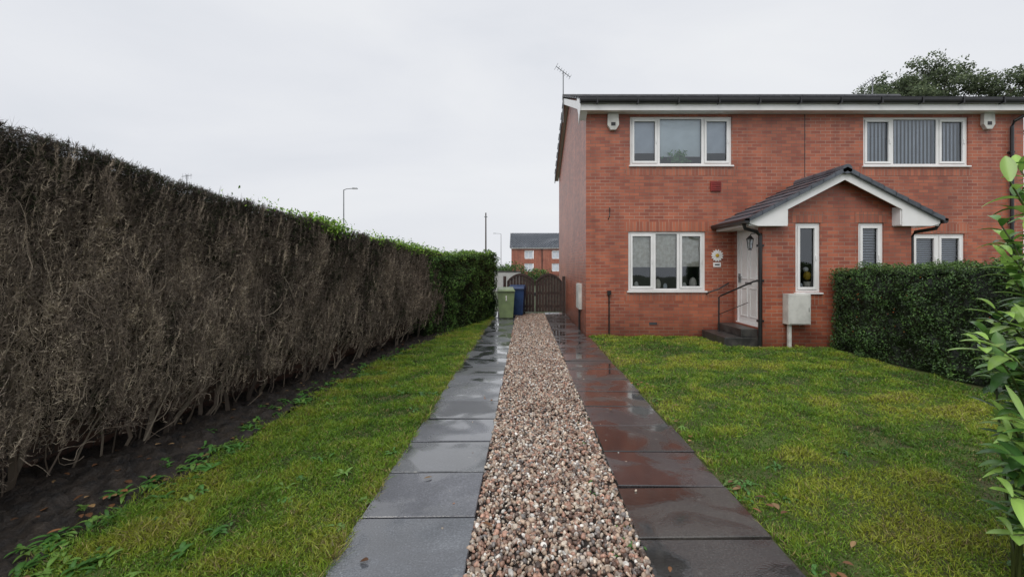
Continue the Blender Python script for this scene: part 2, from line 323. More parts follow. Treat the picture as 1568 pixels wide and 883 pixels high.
# ------------------------------------------------------------ grass
def grass():
    ta=TA()
    def region(n,x0,x1,test):
        u=rng.uniform(0,1,n); Y=1.2*(10.6/1.2)**u if test!='L' else 1.2*(13.8/1.2)**u
        if test=='L':
            sx=soilX(Y)+rng.normal(size=n)*.07+.05*np.sin(Y*4)+.04*np.sin(Y*11); X=sx+(-1.03-sx)*rng.uniform(0,1,n)**1.0
        else:
            Y=np.minimum(Y,10.15); X=rng.uniform(x0,x1,n)
            keep=(X<5.98)|(Y<3.2); keep&=~((X>4.1)&(Y>8.85)); keep&=(X/Y<1.35); X=X[keep];Y=Y[keep]
        return X,Y
    for tag,n in (('L',180000),('R',560000)):
        X,Y=region(n,1.47,12,tag)
        m=len(X); P=np.stack([X,Y,np.full(m,-.012)],1)
        a=fnoise(P,1.3,11); b_=fnoise(P,5,12); c=fnoise(P,.6,13)
        edge=np.minimum(np.abs(X+1.03),np.abs(X-1.47)) ; e=np.exp(-edge/.06)
        t=np.clip(.53+.50*a+.38*b_+.15*rng.normal(size=m),0,1)[:,None]
        dark=np.array([.072,.170,.024]); mid=np.array([.175,.325,.030]); yel=np.array([.42,.46,.055]); straw=np.array([.46,.37,.16])
        if tag=='L': dark=dark*.9; yel=yel*.82
        col=np.where(t<.5,dark+(mid-dark)*t*2,mid+(yel-mid)*(t-.5)*1.8)
        s=(rng.uniform(0,1,m)<(.07+.14*np.clip(c,0,1)+.28*e+.2*np.clip(a*b_*2,0,1))); col[s]=straw*rng.uniform(.3,1.05,(s.sum(),1))
        worn=(b_+.6*a<-.75)&(rng.uniform(0,1,m)<.55)
        col*=rng.uniform(.55,1.4,(m,1))
        h=(.020+.018*rng.uniform(0,1,m)+.020*np.clip(b_,-.5,1.5)+.055*np.clip(fnoise(P,2.4,17)-.4,0,1))*(1+.9*e*rng.uniform(0,1,m))
        h=np.clip(h,.010,.12)*(1+.04*Y)
        d=np.stack([rng.normal(size=m)*.65,rng.normal(size=m)*.65,np.ones(m)],1); d=nrm(d)
        wid=(.0028+.0009*Y)*rng.uniform(.6,1.3,m)
        k=~worn
        side=nrm(np.cross(d,rng.normal(size=d.shape))); base=P[k]; d=d[k]; side=side[k]; h=h[k]; wid=wid[k]; col=col[k]; n2=len(base)
        bend=nrm(rng.normal(size=(n2,3))*np.array([1,1,0])+1e-6)*(h*rng.uniform(0,.8,n2))[:,None]
        midp=base+d*(h*.55)[:,None]; tip=base+d*h[:,None]+bend
        V=np.stack([base-side*wid[:,None]/2,base+side*wid[:,None]/2,midp+side*wid[:,None]*.42,midp-side*wid[:,None]*.42,tip],1)
        i=np.arange(n2)*5; F=np.concatenate([np.stack([i,i+1,i+2],1),np.stack([i,i+2,i+3],1),np.stack([i+3,i+2,i+4],1)])
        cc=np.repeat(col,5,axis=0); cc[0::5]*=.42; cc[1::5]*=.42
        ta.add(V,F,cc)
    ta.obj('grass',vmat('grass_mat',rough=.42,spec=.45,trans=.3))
grass()

def bladeleaf(ta,base,d,up,L,W,col,droop=.5,k=5,fold=.25):
    d=Vector(d).normalized(); up=Vector(up); side=d.cross(up)
    if side.length<1e-3: side=Vector((1,0,0))
    side.normalize(); nn=side.cross(d).normalized(); V=[];F=[]
    for i in range(k+1):
        t=i/k; wv=W*math.sin(math.pi*min(1,(t*.93+.05)))**.8*.5
        c=Vector(base)+d*L*t-Vector((0,0,1))*droop*L*t*t
        V+=[c-side*wv+nn*wv*fold,c,c+side*wv+nn*wv*fold]
        if i: o=3*i; F+=[(o-3,o-2,o+1),(o-3,o+1,o),(o-2,o-1,o+2),(o-2,o+2,o+1)]
    C=np.tile(np.array(col),(len(V),1)); C[1::3]*=1.3
    ta.add(np.array([v[:] for v in V]),F,C)
ta=TA(); R=random.Random(5)
spots=[]
for i in range(170):
    Y=1.6*(11/1.6)**R.random(); s=float(soilX(Y)); spots.append((s+R.gauss(-.06,.15),Y,R.uniform(.4,1)))
for i in range(34):
    Y=1.6*(9/1.6)**R.random(); spots.append((R.uniform(-2.4,-1.2),Y,.7))
for i in range(24):
    Y=2*(9/2)**R.random(); spots.append((R.uniform(1.6,4.8),Y,.5))
for i in range(26):
    Y=1.7*(9/1.7)**R.random(); spots.append((R.choice([-1.11,1.56,1.56])+R.uniform(-.05,.05),Y,.55))
for i in range(12):
    Y=1.7*(6/1.7)**R.random(); spots.append((R.uniform(.45,.66),Y,.35))
for (x,y,s) in spots:
    k=R.randint(5,11); g=R.uniform(.8,1.3); c=(.065*g,.17*g,.035*g) if R.random()<.7 else (.13*g,.24*g,.05*g)
    for j in range(k):
        a=R.uniform(0,6.28); e=R.uniform(.25,.9)
        bladeleaf(ta,(x+R.gauss(0,.02),y+R.gauss(0,.02),.0),(math.cos(a),math.sin(a),e),(0,0,1),R.uniform(.05,.12)*s+.02,R.uniform(.018,.035)*s+.006,c,droop=R.uniform(.3,.7))
ta.obj('weeds',vmat('weed_mat',rough=.4,spec=.5,trans=.2),smooth=True)
ta=TA()
for i in range(210):
    Y=1.6*(12/1.6)**R.random()
    if R.random()<.65: x=float(soilX(Y))-R.uniform(-.1,.9)
    elif R.random()<.7: x=R.uniform(1.47,1.7)
    else: x=R.uniform(-1.5,5)
    a=R.uniform(0,6.28); g=R.uniform(.4,1.0)
    c=R.choice([(.26,.12,.05),(.16,.075,.035),(.35,.22,.10)])
    bladeleaf(ta,(x,Y,R.uniform(.012,.035)),(math.cos(a),math.sin(a),R.uniform(-.1,.3)),(0,0,1),R.uniform(.03,.07),R.uniform(.02,.045),tuple(q*g for q in c),droop=.2)
ta.obj('fallen_leaves',vmat('dead_leaf_mat',rough=.5,spec=.4))

# ------------------------------------------------------------ left brown hedge
def hx(Y): return np.interp(Y,[-1,1,3,4,6,9.5,10.9],[-3.75,-3.62,-3.45,-3.28,-2.94,-2.36,-2.1])
def ht(Y): return np.interp(Y,[0,2.88,4.18,6.17,8,10.9],[2.80,2.56,2.40,2.20,2.05,1.92])
def lumpf(P): return .11*fnoise(P*np.array([1,1,.35]),1.9,31)+.065*fnoise(P*np.array([1,1,.6]),6,33)
ta=TA()
ny=260
Yc=np.linspace(.3,11,ny); core=[]
for i,Y in enumerate(Yc):
    x=float(hx(Y)); h=float(ht(Y))-.02
    pts=[(-.36,.40)]+[(-.17,z) for z in np.linspace(.60,h-.05,16)]+[(-.17,h-.02),(-.3,h),(-.5,h),(-.7,h),(-.85,h-.05)]+[(-.9,z) for z in np.linspace(h-.2,.4,4)]
    core+=[(x+a,Y,b_) for a,b_ in pts]
ns=len(core)//ny
core=np.array(core); core[:,0]+=lumpf(core)+.02*rng.normal(size=len(core)); core[:,2]+=.02*fnoise(core,5,22)+.015*fnoise(core,15,23)-.02
idx=np.arange(ny*ns).reshape(ny,ns); A=idx[:-1,:-1];B=idx[1:,:-1];Cc=idx[1:,1:];D=idx[:-1,1:]
F=np.concatenate([np.stack([A,B,Cc],-1).reshape(-1,3),np.stack([A,Cc,D],-1).reshape(-1,3)])
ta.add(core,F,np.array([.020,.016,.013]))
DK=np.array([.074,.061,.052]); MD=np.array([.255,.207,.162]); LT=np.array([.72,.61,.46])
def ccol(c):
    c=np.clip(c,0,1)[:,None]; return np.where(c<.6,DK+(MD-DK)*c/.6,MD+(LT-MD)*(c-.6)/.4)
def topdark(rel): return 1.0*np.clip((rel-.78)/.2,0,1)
def sprays(n,top=False):
    u=rng.uniform(0,1,n); Y=1.4*(11.0/1.4)**u
    h=ht(Y)
    if top:
        x=hx(Y)+rng.uniform(-.8,.06,n); z=h+rng.normal(size=n)*.016-.035
    else:
        z=.10+(h-.08)*rng.uniform(0,1,n)**.85
        P0=np.stack([hx(Y),Y,z],1)
        keep=rng.uniform(0,1,n)<np.clip((z-.22+.25*fnoise(P0,3,39))/.45,.06,1); Y=Y[keep];z=z[keep];h=h[keep]; n=len(Y)
        P0=np.stack([hx(Y),Y,z],1)
        x=hx(Y)-.04+lumpf(P0)-np.abs(rng.normal(size=n))*.06
        x-=np.clip((.5-z),0,1)*.22
    P=np.stack([x,Y,z],1)
    if top: P[:,0]+=lumpf(P)
    cl=.8*fnoise(P*np.array([1,1,.4]),3.5,34)+.9*fnoise(P*np.array([1,1,.45]),13,35)
    if top: cl=cl-.75
    rel=z/h
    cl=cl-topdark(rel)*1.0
    m=10
    if top: d0=nrm(np.stack([rng.normal(size=n)*.6+.3,rng.normal(size=n)*.6,np.ones(n)*.7],1))
    else: d0=nrm(np.stack([rng.uniform(.0,.9,n),rng.normal(size=n)*.6,rng.uniform(.0,1.1,n)],1))
    Ls=rng.uniform(.04,.12,n)*(1 if not top else .4)*np.clip(.75+Y*.05,.8,1.2)
    if not top: Ls*=np.clip(1-.55*np.clip((rel-.88)/.12,0,1),.3,1)
    t=rng.uniform(0,1,(n,m,1)); base=P[:,None]+d0[:,None]*t*Ls[:,None,None]+rng.normal(size=(n,m,3))*.008
    d=nrm(d0[:,None]+rng.normal(size=(n,m,3))*.7)
    ln=(rng.uniform(.018,.055,(n,m))*(.6 if top else 1)).ravel(); wd=(np.repeat((.0024+.0006*Y),m))*rng.uniform(.6,1.4,n*m)
    col=ccol(.43+.36*np.repeat(cl,m)+.2*rng.normal(size=n*m))
    gr=np.repeat((cl<-.5)&(rng.uniform(0,1,n)<.30),m); col[gr]=np.array([.045,.060,.028])
    slivers(ta,base.reshape(-1,3),d.reshape(-1,3),ln,wd,col)
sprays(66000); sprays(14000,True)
n=3600; Y=1.4*(11/1.4)**rng.uniform(0,1,n); h=ht(Y); z=h*rng.uniform(.08,.93,n); Lp=rng.uniform(.10,.32,n); Lp=np.minimum(Lp,h-z-.03).clip(.04)
P=np.stack([hx(Y),Y,z],1); P[:,0]+=lumpf(P)-.03+rng.uniform(-.03,.06,n)-np.clip((.5-z),0,1)*.22
dP=nrm(np.stack([rng.uniform(0,.35,n),rng.normal(size=n)*.28,np.ones(n)],1)); m=46
t=rng.uniform(0,1,(n,m,1)); base=P[:,None]+dP[:,None]*t*Lp[:,None,None]
d=nrm(dP[:,None]*rng.uniform(.5,1.4,(n,m,1))+rng.normal(size=(n,m,3))*.5+np.array([.2,0,0]))
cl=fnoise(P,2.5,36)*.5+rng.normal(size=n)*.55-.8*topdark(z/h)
slivers(ta,base.reshape(-1,3),d.reshape(-1,3),((1.15-.6*t[:,:,0])*rng.uniform(.02,.055,(n,m))).ravel(),np.repeat(.0022+.0005*Y,m),ccol(.52+.3*np.repeat(cl,m)+.12*rng.normal(size=n*m)))
# sparse longer shoots breaking the clipped top line
n=420; Y=1.6*(11/1.6)**rng.uniform(0,1,n); P=np.stack([hx(Y)-rng.uniform(-.05,.5,n),Y,ht(Y)-.03],1)
d=nrm(np.stack([rng.normal(size=n)*.4,rng.normal(size=n)*.4,np.ones(n)],1)); slivers(ta,P,d,rng.uniform(.05,.14,n),.004+.0006*Y,np.tile([.06,.055,.04],(n,1)))
def stems(n,rlo,rhi,z0,z1f,spread,col,depth,k=9,wob=.010):
    Y=1.4*(11/1.4)**rng.uniform(0,1,n); h=ht(Y)
    zz0=np.full(n,-.02) if z0 is None else rng.uniform(z0[0],z0[1],n)*h
    zz1=np.minimum(zz0+rng.uniform(*z1f,n)*h,h-.10)
    t=np.linspace(0,1,k)[None]; z=zz0[:,None]+(zz1-zz0)[:,None]*t
    sy=rng.normal(size=n)*spread; cy=rng.normal(size=n)*spread*.5
    y=Y[:,None]+sy[:,None]*t+cy[:,None]*np.sin(t*3.1)+np.cumsum(rng.normal(size=(n,k))*wob,1)
    x=hx(y.ravel()).reshape(n,k)-.05+rng.uniform(-depth,depth*.7,n)[:,None]
    PP=np.stack([x,y,z],-1).reshape(-1,3); x=x+lumpf(PP).reshape(n,k)
    x=x-.18*np.clip((.5-z)/.5,0,1)+np.cumsum(rng.normal(size=(n,k))*wob,1)
    r=rng.uniform(rlo,rhi,n)*(1+.03*Y)
    tubes(ta,np.stack([x,y,z],-1),r,r*.35,col[rng.integers(0,len(col),n)]*rng.uniform(.7,1.25,(n,1)))
lightc=np.array([[.36,.30,.23],[.28,.225,.17],[.52,.44,.34],[.20,.16,.125]])
dk=np.array([[.10,.08,.062],[.15,.12,.09],[.07,.055,.045]])
stems(34,.016,.030,None,(.28,.5),.10,np.vstack([dk,lightc*.5]),.05,wob=.008)
stems(80,.004,.009,None,(.35,.75),.16,np.vstack([lightc*.6,dk]),.05,wob=.008)
stems(1600,.0014,.0032,(.08,.60),(.08,.28),.09,lightc,.07,k=8,wob=.007)
stems(700,.0014,.0028,(.45,.80),(.06,.16),.08,np.vstack([lightc*.7,dk]),.05,k=6,wob=.008)
n=200; Y=1.5*(11/1.5)**rng.uniform(0,1,n); k=8; t=np.linspace(0,1,k)[None]
z=rng.uniform(.05,1.5,n)[:,None]+rng.normal(size=n)[:,None]*.18*t+.05*np.sin(t*5+rng.uniform(0,6,n)[:,None]); y=Y[:,None]+t*rng.normal(size=n)[:,None]*.3
x=hx(y.ravel()).reshape(n,k)-.06-.12*np.clip(.6-z,0,1)+rng.uniform(-.06,.08,n)[:,None]+.03*np.sin(t*7)
tubes(ta,np.stack([x,y,z],-1),rng.uniform(.0016,.004,n),np.full(n,.0013),lightc[rng.integers(0,4,n)]*.8)
for yc,sp,cnt in ((6.4,.30,2300),(8.3,.5,1100),(9.7,.8,2400),(5.2,.2,80)):
    n=cnt; Y=yc+rng.normal(size=n)*sp; Y=np.clip(Y,1,11); P=np.stack([hx(Y)-rng.uniform(-.12,.35,n),Y,ht(Y)+rng.normal(size=n)*.055+.02],1)
    leaves(ta,P,np.tile([.5,-.3,.8],(n,1)),rng.uniform(.03,.06,n),palette([(.16,.31,.04),(.30,.47,.08),(.07,.14,.025)],[3,3,2],n))
ta.obj('hedge',vmat('dead_hedge_mat',rough=.8,spec=.2))
mb=MB(); M_wall=brickmat('old_brick',c1=(.12,.065,.045),c2=(.07,.042,.033),mortar=(.09,.08,.07))
ys=np.linspace(.3,10.6,12)
for a,c in zip(ys[:-1],ys[1:]):
    xa,xc=float(hx(a))-.55,float(hx(c))-.55
    mb.hexa([(xa-.1,a,-.02),(xa,a,-.02),(xc,c,-.02),(xc-.1,c,-.02),(xa-.1,a,.5),(xa,a,.5),(xc,c,.5),(xc-.1,c,.5)],M_wall)
mb.obj('garden_wall')

# ------------------------------------------------------------ leafy hedges
def leafhedge(path,width,hfun,n,size,pal,w,toppal=None,core=(.010,.016,.007),lump=.06):
    ta=TA(); path=np.array(path,float); seg=np.linalg.norm(np.diff(path,axis=0),axis=1); cum=np.r_[0,np.cumsum(seg)]; Lt=cum[-1]
    def pos(s): return np.stack([np.interp(s,cum,path[:,0]),np.interp(s,cum,path[:,1])],-1)
    def tang(s): return nrm(pos(np.clip(s+.05,0,Lt))-pos(np.clip(s-.05,0,Lt)))
    def surf(s,q):
        h=hfun(s/Lt); p=pos(s); t=tang(s); nr=np.stack([t[:,1],-t[:,0]],-1)
        wv=width/2; tot=2*h+width; d=q*tot
        sideL=d<h; top=(d>=h)&(d<h+width); sideR=d>=h+width
        off=np.where(sideL,-wv,np.where(top,-wv+(d-h),wv)); z=np.where(sideL,d,np.where(top,h,h-(d-h-width)))
        nn=np.zeros((len(s),3)); sg=np.where(sideL,-1.,np.where(sideR,1.,0)); nn[:,0]=nr[:,0]*sg; nn[:,1]=nr[:,1]*sg; nn[:,2]=np.where(top,1,.1)
        cr=.13; ez=np.clip((z-(h-cr))/cr,0,1); eo=np.clip((np.abs(off)-(wv-cr))/cr,0,1); k=(ez*eo)*.045
        off=off-np.sign(off)*k; z=z-k
        P=np.zeros((len(s),3)); P[:,0]=p[:,0]+nr[:,0]*off; P[:,1]=p[:,1]+nr[:,1]*off; P[:,2]=z
        return P,nn,top
    s=rng.uniform(0,Lt,n); q=rng.uniform(0,1,n); P,nn,top=surf(s,q)
    ne=int(n*.22); e=rng.integers(0,2,ne); se=e*Lt; h=hfun(se/Lt); p=pos(se.astype(float)); t=tang(se.astype(float)); nr=np.stack([t[:,1],-t[:,0]],-1)
    off=rng.uniform(-width/2,width/2,ne); z=rng.uniform(0,1,ne)*h; Pe=np.zeros((ne,3)); Pe[:,:2]=p+nr*off[:,None]; Pe[:,2]=z; ns_=np.zeros((ne,3)); ns_[:,:2]=t*np.where(e==0,-1,1)[:,None]
    P=np.vstack([P,Pe]); nn=np.vstack([nn,ns_]); top=np.r_[top,z>h-.06]
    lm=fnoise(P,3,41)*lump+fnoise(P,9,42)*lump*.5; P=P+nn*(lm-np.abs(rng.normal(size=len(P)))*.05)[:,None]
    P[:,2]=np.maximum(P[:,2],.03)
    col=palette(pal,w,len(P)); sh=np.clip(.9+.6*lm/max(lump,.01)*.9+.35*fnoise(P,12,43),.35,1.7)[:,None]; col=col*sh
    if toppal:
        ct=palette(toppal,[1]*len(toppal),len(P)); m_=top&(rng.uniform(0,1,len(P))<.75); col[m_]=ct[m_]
    leaves(ta,P,nn,rng.uniform(.7,1.3,len(P))*size,col,jit=.9)
    gs=np.linspace(0,Lt,60); gq=np.linspace(0,1,30); S,Q=np.meshgrid(gs,gq,indexing='ij'); Pc,nc,_=surf(S.ravel(),Q.ravel()); Pc=Pc-nc*.09+nc*(fnoise(Pc,3,41)*lump*.8)[:,None]
    idx=np.arange(1800).reshape(60,30); A=idx[:-1,:-1];B=idx[1:,:-1];C2=idx[1:,1:];D=idx[:-1,1:]
    F=np.concatenate([np.stack([A,B,C2],-1).reshape(-1,3),np.stack([A,C2,D],-1).reshape(-1,3)])
    F=np.concatenate([F,np.array([[idx[0,0],idx[0,i],idx[0,i+1]] for i in range(1,29)]),np.array([[idx[-1,0],idx[-1,i],idx[-1,i+1]] for i in range(1,29)])])
    ta.add(Pc,F,np.array(core))
    return ta
privet=[(.040,.085,.025),(.062,.13,.034),(.022,.044,.017),(.10,.185,.045)]
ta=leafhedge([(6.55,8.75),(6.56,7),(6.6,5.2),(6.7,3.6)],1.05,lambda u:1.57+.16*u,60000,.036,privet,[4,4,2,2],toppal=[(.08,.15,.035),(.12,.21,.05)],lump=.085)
n=40; P=np.stack([np.full(n,5.98)+rng.normal(size=n)*.02,rng.uniform(3.6,8.7,n),rng.uniform(.3,1.5,n)],1)
for k in range(3): leaves(ta,P,rng.normal(size=(n,3)),np.full(n,.018),palette([(.40,.10,.02)],[1],n),aspect=1)
ta.obj('hedge.001',vmat('privet_mat',rough=.42,spec=.5,trans=.12))
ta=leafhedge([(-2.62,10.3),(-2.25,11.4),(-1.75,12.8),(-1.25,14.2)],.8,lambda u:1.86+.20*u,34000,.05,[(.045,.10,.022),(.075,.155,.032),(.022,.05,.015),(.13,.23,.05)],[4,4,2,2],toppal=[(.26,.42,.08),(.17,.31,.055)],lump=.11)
ta.obj('hedge.002',vmat('green_hedge_mat',rough=.5,spec=.4,trans=.15))

# ------------------------------------------------------------ laurel bush (right foreground)
ta=TA(); R=random.Random(12)
root=Vector((2.72,2.2,0))
def prof(z): return float(np.interp(z,[.2,.5,.9,1.05,1.2,1.35,1.5,1.75,1.95,2.15],[1.13,1.055,1.055,1.06,.995,1.005,1.075,1.04,1.035,1.08]))
NB=84
for i in range(NB):
    zt=.32+1.85*((i+R.random())/NB); yt=2.0+R.uniform(-.25,.6); xt=yt*(prof(zt)+.025+R.uniform(0,1)**1.3*.13)
    p0=root+Vector((R.gauss(0,.08),R.gauss(0,.08),0)); p3=Vector((xt,yt,zt)); p1=p0+Vector((R.gauss(0,.05)+.02,R.gauss(0,.05),zt*.55)); p2=p3*.6+p1*.4+Vector((.06,0,.04))
    pts=[]
    for j in range(9):
        t=j/8; pts.append(((1-t)**3)*p0+3*(1-t)**2*t*p1+3*(1-t)*t*t*p2+t**3*p3)
    tubes(ta,np.array([[p[:] for p in pts]]),np.array([.009]),np.array([.0035]),np.array([[.09,.11,.035]]),seg=5)
    new=R.random()<.5
    for j in range(17):
        t=.50+.50*j/16; k=min(int(t*8),7); p=pts[k].lerp(pts[k+1],t*8-k); dirn=(pts[k+1]-pts[k]).normalized()
        a=j*2.4+R.uniform(-.3,.3); side=Vector((math.cos(a),math.sin(a),R.uniform(-.15,.45))); d=(side+dirn*(.3+.9*max(0,t-.8)*4)).normalized()
        g=R.uniform(.7,1.3); c=(.095*g,.21*g,.042*g) if R.random()<.55 else (.045*g,.115*g,.028*g)
        if new and t>.82: c=(.30*g,.48*g,.11*g)
        bladeleaf(ta,p,d,(0,0,1),R.uniform(.09,.165),R.uniform(.036,.058),c,droop=R.uniform(.1,.6),k=6,fold=.3)
ta.obj('laurel_bush',vmat('laurel_mat',rough=.28,spec=.55,trans=.2),smooth=True)

# ------------------------------------------------------------ house
house=empty('brick_house')
FX=lambda y0:(lambda u,v,d:(u,y0+d,v))
SX=lambda x0,sg=1:(lambda u,v,d:(x0+sg*d,u,v))
def wall(mb,fn,u0,u1,v0,v1,holes,m,th=.12):
    us=sorted({u0,u1}|{h[0] for h in holes}|{h[1] for h in holes}); vs=sorted({v0,v1}|{h[2] for h in holes}|{h[3] for h in holes})
    for a,b_ in zip(us[:-1],us[1:]):
        for c,d in zip(vs[:-1],vs[1:]):
            cu,cv=(a+b_)/2,(c+d)/2
            if any(h[0]<cu<h[1] and h[2]<cv<h[3] for h in holes): continue
            mb.add([fn(a,c,0),fn(b_,c,0),fn(b_,d,0),fn(a,d,0)],[(0,1,2,3)],m)
    for h in holes:
        a,b_,c,d=h
        for p,q in (((a,c),(a,d)),((a,d),(b_,d)),((b_,d),(b_,c)),((b_,c),(a,c))):
            mb.add([fn(*p,0),fn(*q,0),fn(*q,th),fn(*p,th)],[(0,1,2,3)],m)
HW=10.2
holes=[(2.41,4.75,3.93,5.05),(7.77,10.18,3.92,5.04),(2.37,4.14,1.05,2.41),(8.90,10.10,1.2,2.36)]
mb=MB()
wall(mb,FX(HW),1.4,11.45,-.04,5.14,holes,M_brick)
mb.add([(1.4,HW,-.04),(1.4,18.3,-.04),(1.4,18.3,5.42),(1.4,14.25,7.0),(1.4,HW,5.42)],[(0,1,2,3,4)],M_brick)
mb.add([(11.45,HW,-.04),(11.45,18.3,-.04),(11.45,18.3,5.42),(11.45,14.25,7.0),(11.45,HW,5.42)],[(0,1,2,3,4)],M_brick)
mb.add([(1.4,18.3,-.04),(11.45,18.3,-.04),(11.45,18.3,5.4),(1.4,18.3,5.4)],[(0,1,2,3)],M_brick)
mb.obj('walls',house)
mb=MB()
for (a,b_,c,d) in ((2.32,4.84,3.70,3.925),(7.68,10.27,3.69,3.915),(2.28,4.23,2.415,2.635),(2.28,4.23,.82,1.045),(8.8,10.2,2.365,2.585)):
    mb.box(a,b_,HW-.004,HW+.02,c,d,M_brickv)
mb.obj('soldier_courses',house)
mb=MB(); mb.box(6.415,6.432,HW-.003,HW+.01,3.55,5.12,M_black)
mb.box(2.85,3.03,HW-.006,HW+.02,.27,.33,M_tiledark); mb.obj('wall_joint',house)
def window(name,x0,x1,z0,z1,y,splits,sash,inner,sill=True):
    mb=MB(); ya,yb=y+.035,y+.105; f=.05
    mb.box(x0,x1,ya,yb,z1-f,z1-.001,M_white); mb.box(x0,x1,ya,yb,z0+.001,z0+f,M_white)
    mb.box(x0+.001,x0+f,ya+.001,yb,z0+f,z1-f,M_white); mb.box(x1-f,x1-.001,ya+.001,yb,z0+f,z1-f,M_white)
    xs=[x0+f]+[x0+(x1-x0)*s for s in splits]+[x1-f]
    for s in xs[1:-1]: mb.box(s-.03,s+.03,ya+.001,yb,z0+f,z1-f,M_white)
    gm=MB()
    for i in range(len(xs)-1):
        a=xs[i]+(0 if i==0 else .03); c=xs[i+1]-(0 if i==len(xs)-2 else .03); zb,zt=z0+f,z1-f; g=.012
        if sash[i]:
            w_=.055
            mb.box(a+g/2,c-g/2,ya-.016,ya+.03,zt-w_,zt-g/2,M_white); mb.box(a+g/2,c-g/2,ya-.016,ya+.03,zb+g/2,zb+w_,M_white)
            mb.box(a+g/2,a+w_,ya-.015,ya+.03,zb+w_,zt-w_,M_white); mb.box(c-w_,c-g/2,ya-.015,ya+.03,zb+w_,zt-w_,M_white)
            mb.box(c-w_+.01,c-g-.005,ya-.035,ya-.015,(zb+zt)/2-.05,(zb+zt)/2+.05,M_white)
            a+=w_;c-=w_;zb+=w_;zt-=w_
        for q in ((a,c,zb,zb+.008),(a,c,zt-.008,zt),(a,a+.008,zb,zt),(c-.008,c,zb,zt)):
            mb.box(q[0],q[1],ya+.021,ya+.028,q[2],q[3],M_black)
        gm.add([(a,ya+.032,zb),(c,ya+.032,zb),(c,ya+.032,zt),(a,ya+.032,zt)],[(0,1,2,3)],M_glass)
    if sill: mb.box(x0-.03,x1+.03,y-.05,y+.04,z0-.035,z0-.002,M_white)
    mb.obj(name+'_frame',house,bevel=.003); gm.obj(name+'_glass',house,recalc=False)
    im=MB(); yi=y+.12; yd=yi+2.2; e=.25
    im.add([(x0-e,yd,z0-.6),(x1+e,yd,z0-.6),(x1+e,yd,z1+.2),(x0-e,yd,z1+.2)],[(0,1,2,3)],inner)
    im.add([(x0-e,yi,z1+.2),(x1+e,yi,z1+.2),(x1+e,yd,z1+.2),(x0-e,yd,z1+.2)],[(0,1,2,3)],inner)
    im.add([(x0-e,yi,z0-.6),(x1+e,yi,z0-.6),(x1+e,yd,z0-.6),(x0-e,yd,z0-.6)],[(0,1,2,3)],M_dark)
    for x in (x0-e,x1+e): im.add([(x,yi,z0-.6),(x,yd,z0-.6),(x,yd,z1+.2),(x,yi,z1+.2)],[(0,1,2,3)],inner)
    im.box(x0,x1,y+.125,y+.28,z0-.02,z0+.012,M_white)
    im.obj(name+'_room',house)
def drape(mb,x0,x1,z0,z1,y,m,waves=10,amp=.025):
    n=max(int((x1-x0)*60),6); vs=[];fs=[]
    for i in range(n+1):
        t=i/n; yy=y+amp*math.sin(t*waves*6.28)+amp*.4*math.sin(t*waves*2.3*6.28+1); x=x0+(x1-x0)*t
        vs+=[(x,yy,z0),(x,yy,z1)]
        if i: fs.append((2*i-2,2*i,2*i+1,2*i-1))
    mb.add(vs,fs,m)
window('bedroom_window',2.41,4.75,3.93,5.05,HW,[.285,.72],[1,0,1],M_room)
window('bedroom_window_r',7.77,10.18,3.92,5.04,HW,[.285,.72],[1,0,1],M_room)
window('lounge_window',2.37,4.14,1.05,2.41,HW,[.345,.655],[1,0,1],M_dark)
window('lounge_window_r',8.90,10.10,1.2,2.36,HW,[.5],[1,1],M_dark)
mb=MB()
drape(mb,2.42,3.05,4.24,5.04,HW+.14,M_blind,1,.004); drape(mb,4.10,4.74,4.24,5.04,HW+.14,M_blind,1,.004); drape(mb,3.07,4.08,4.16,5.04,HW+.145,M_net,1,.004)
for i in range(27):
    x=7.80+i*.088; mb.hexa([(x,HW+.14,3.97),(x+.074,HW+.175,3.97),(x+.074,HW+.178,3.97),(x,HW+.143,3.97),(x,HW+.14,5.03),(x+.074,HW+.175,5.03),(x+.074,HW+.178,5.03),(x,HW+.143,5.03)],M_blind)
for (a,c) in ((2.40,2.98),(3.0,3.52),(3.54,4.11)):
    drape(mb,a,c,1.60+random.uniform(-.02,.02),2.39,HW+.128,M_curt,4,.006)
for x,h_,mm_ in ((2.62,.20,M_meter),(3.12,.26,M_curt),(3.3,.16,M_blind),(3.75,.18,M_meter),(3.95,.3,M_curt)):
    mb.sphere((x,HW+.26,1.06+h_/2),h_/2,mm_,(.6,.6,1.0))
for z in np.arange(1.22,2.34,.05):
    mb.hexa([(8.93,HW+.14,z),(10.07,HW+.14,z),(10.07,HW+.17,z+.02),(8.93,HW+.17,z+.02),(8.93,HW+.14,z+.003),(10.07,HW+.14,z+.003),(10.07,HW+.17,z+.023),(8.93,HW+.17,z+.023)],M_blind)
mb.obj('curtains_and_blinds',house)
ta=TA(); n=130; P=np.stack([rng.normal(3.6,.11,n),np.full(n,HW+.12)+rng.normal(size=n)*.008,4.04+np.abs(rng.normal(size=n))*.12],1)
leaves(ta,P,np.tile([0,-1,.3],(n,1)),rng.uniform(.06,.14,n),palette([(.10,.24,.09),(.20,.38,.16)],[1,1],n),aspect=.3,jit=.25); ta.obj('potted_plant',vmat('pot_plant',rough=.5),parent=house)

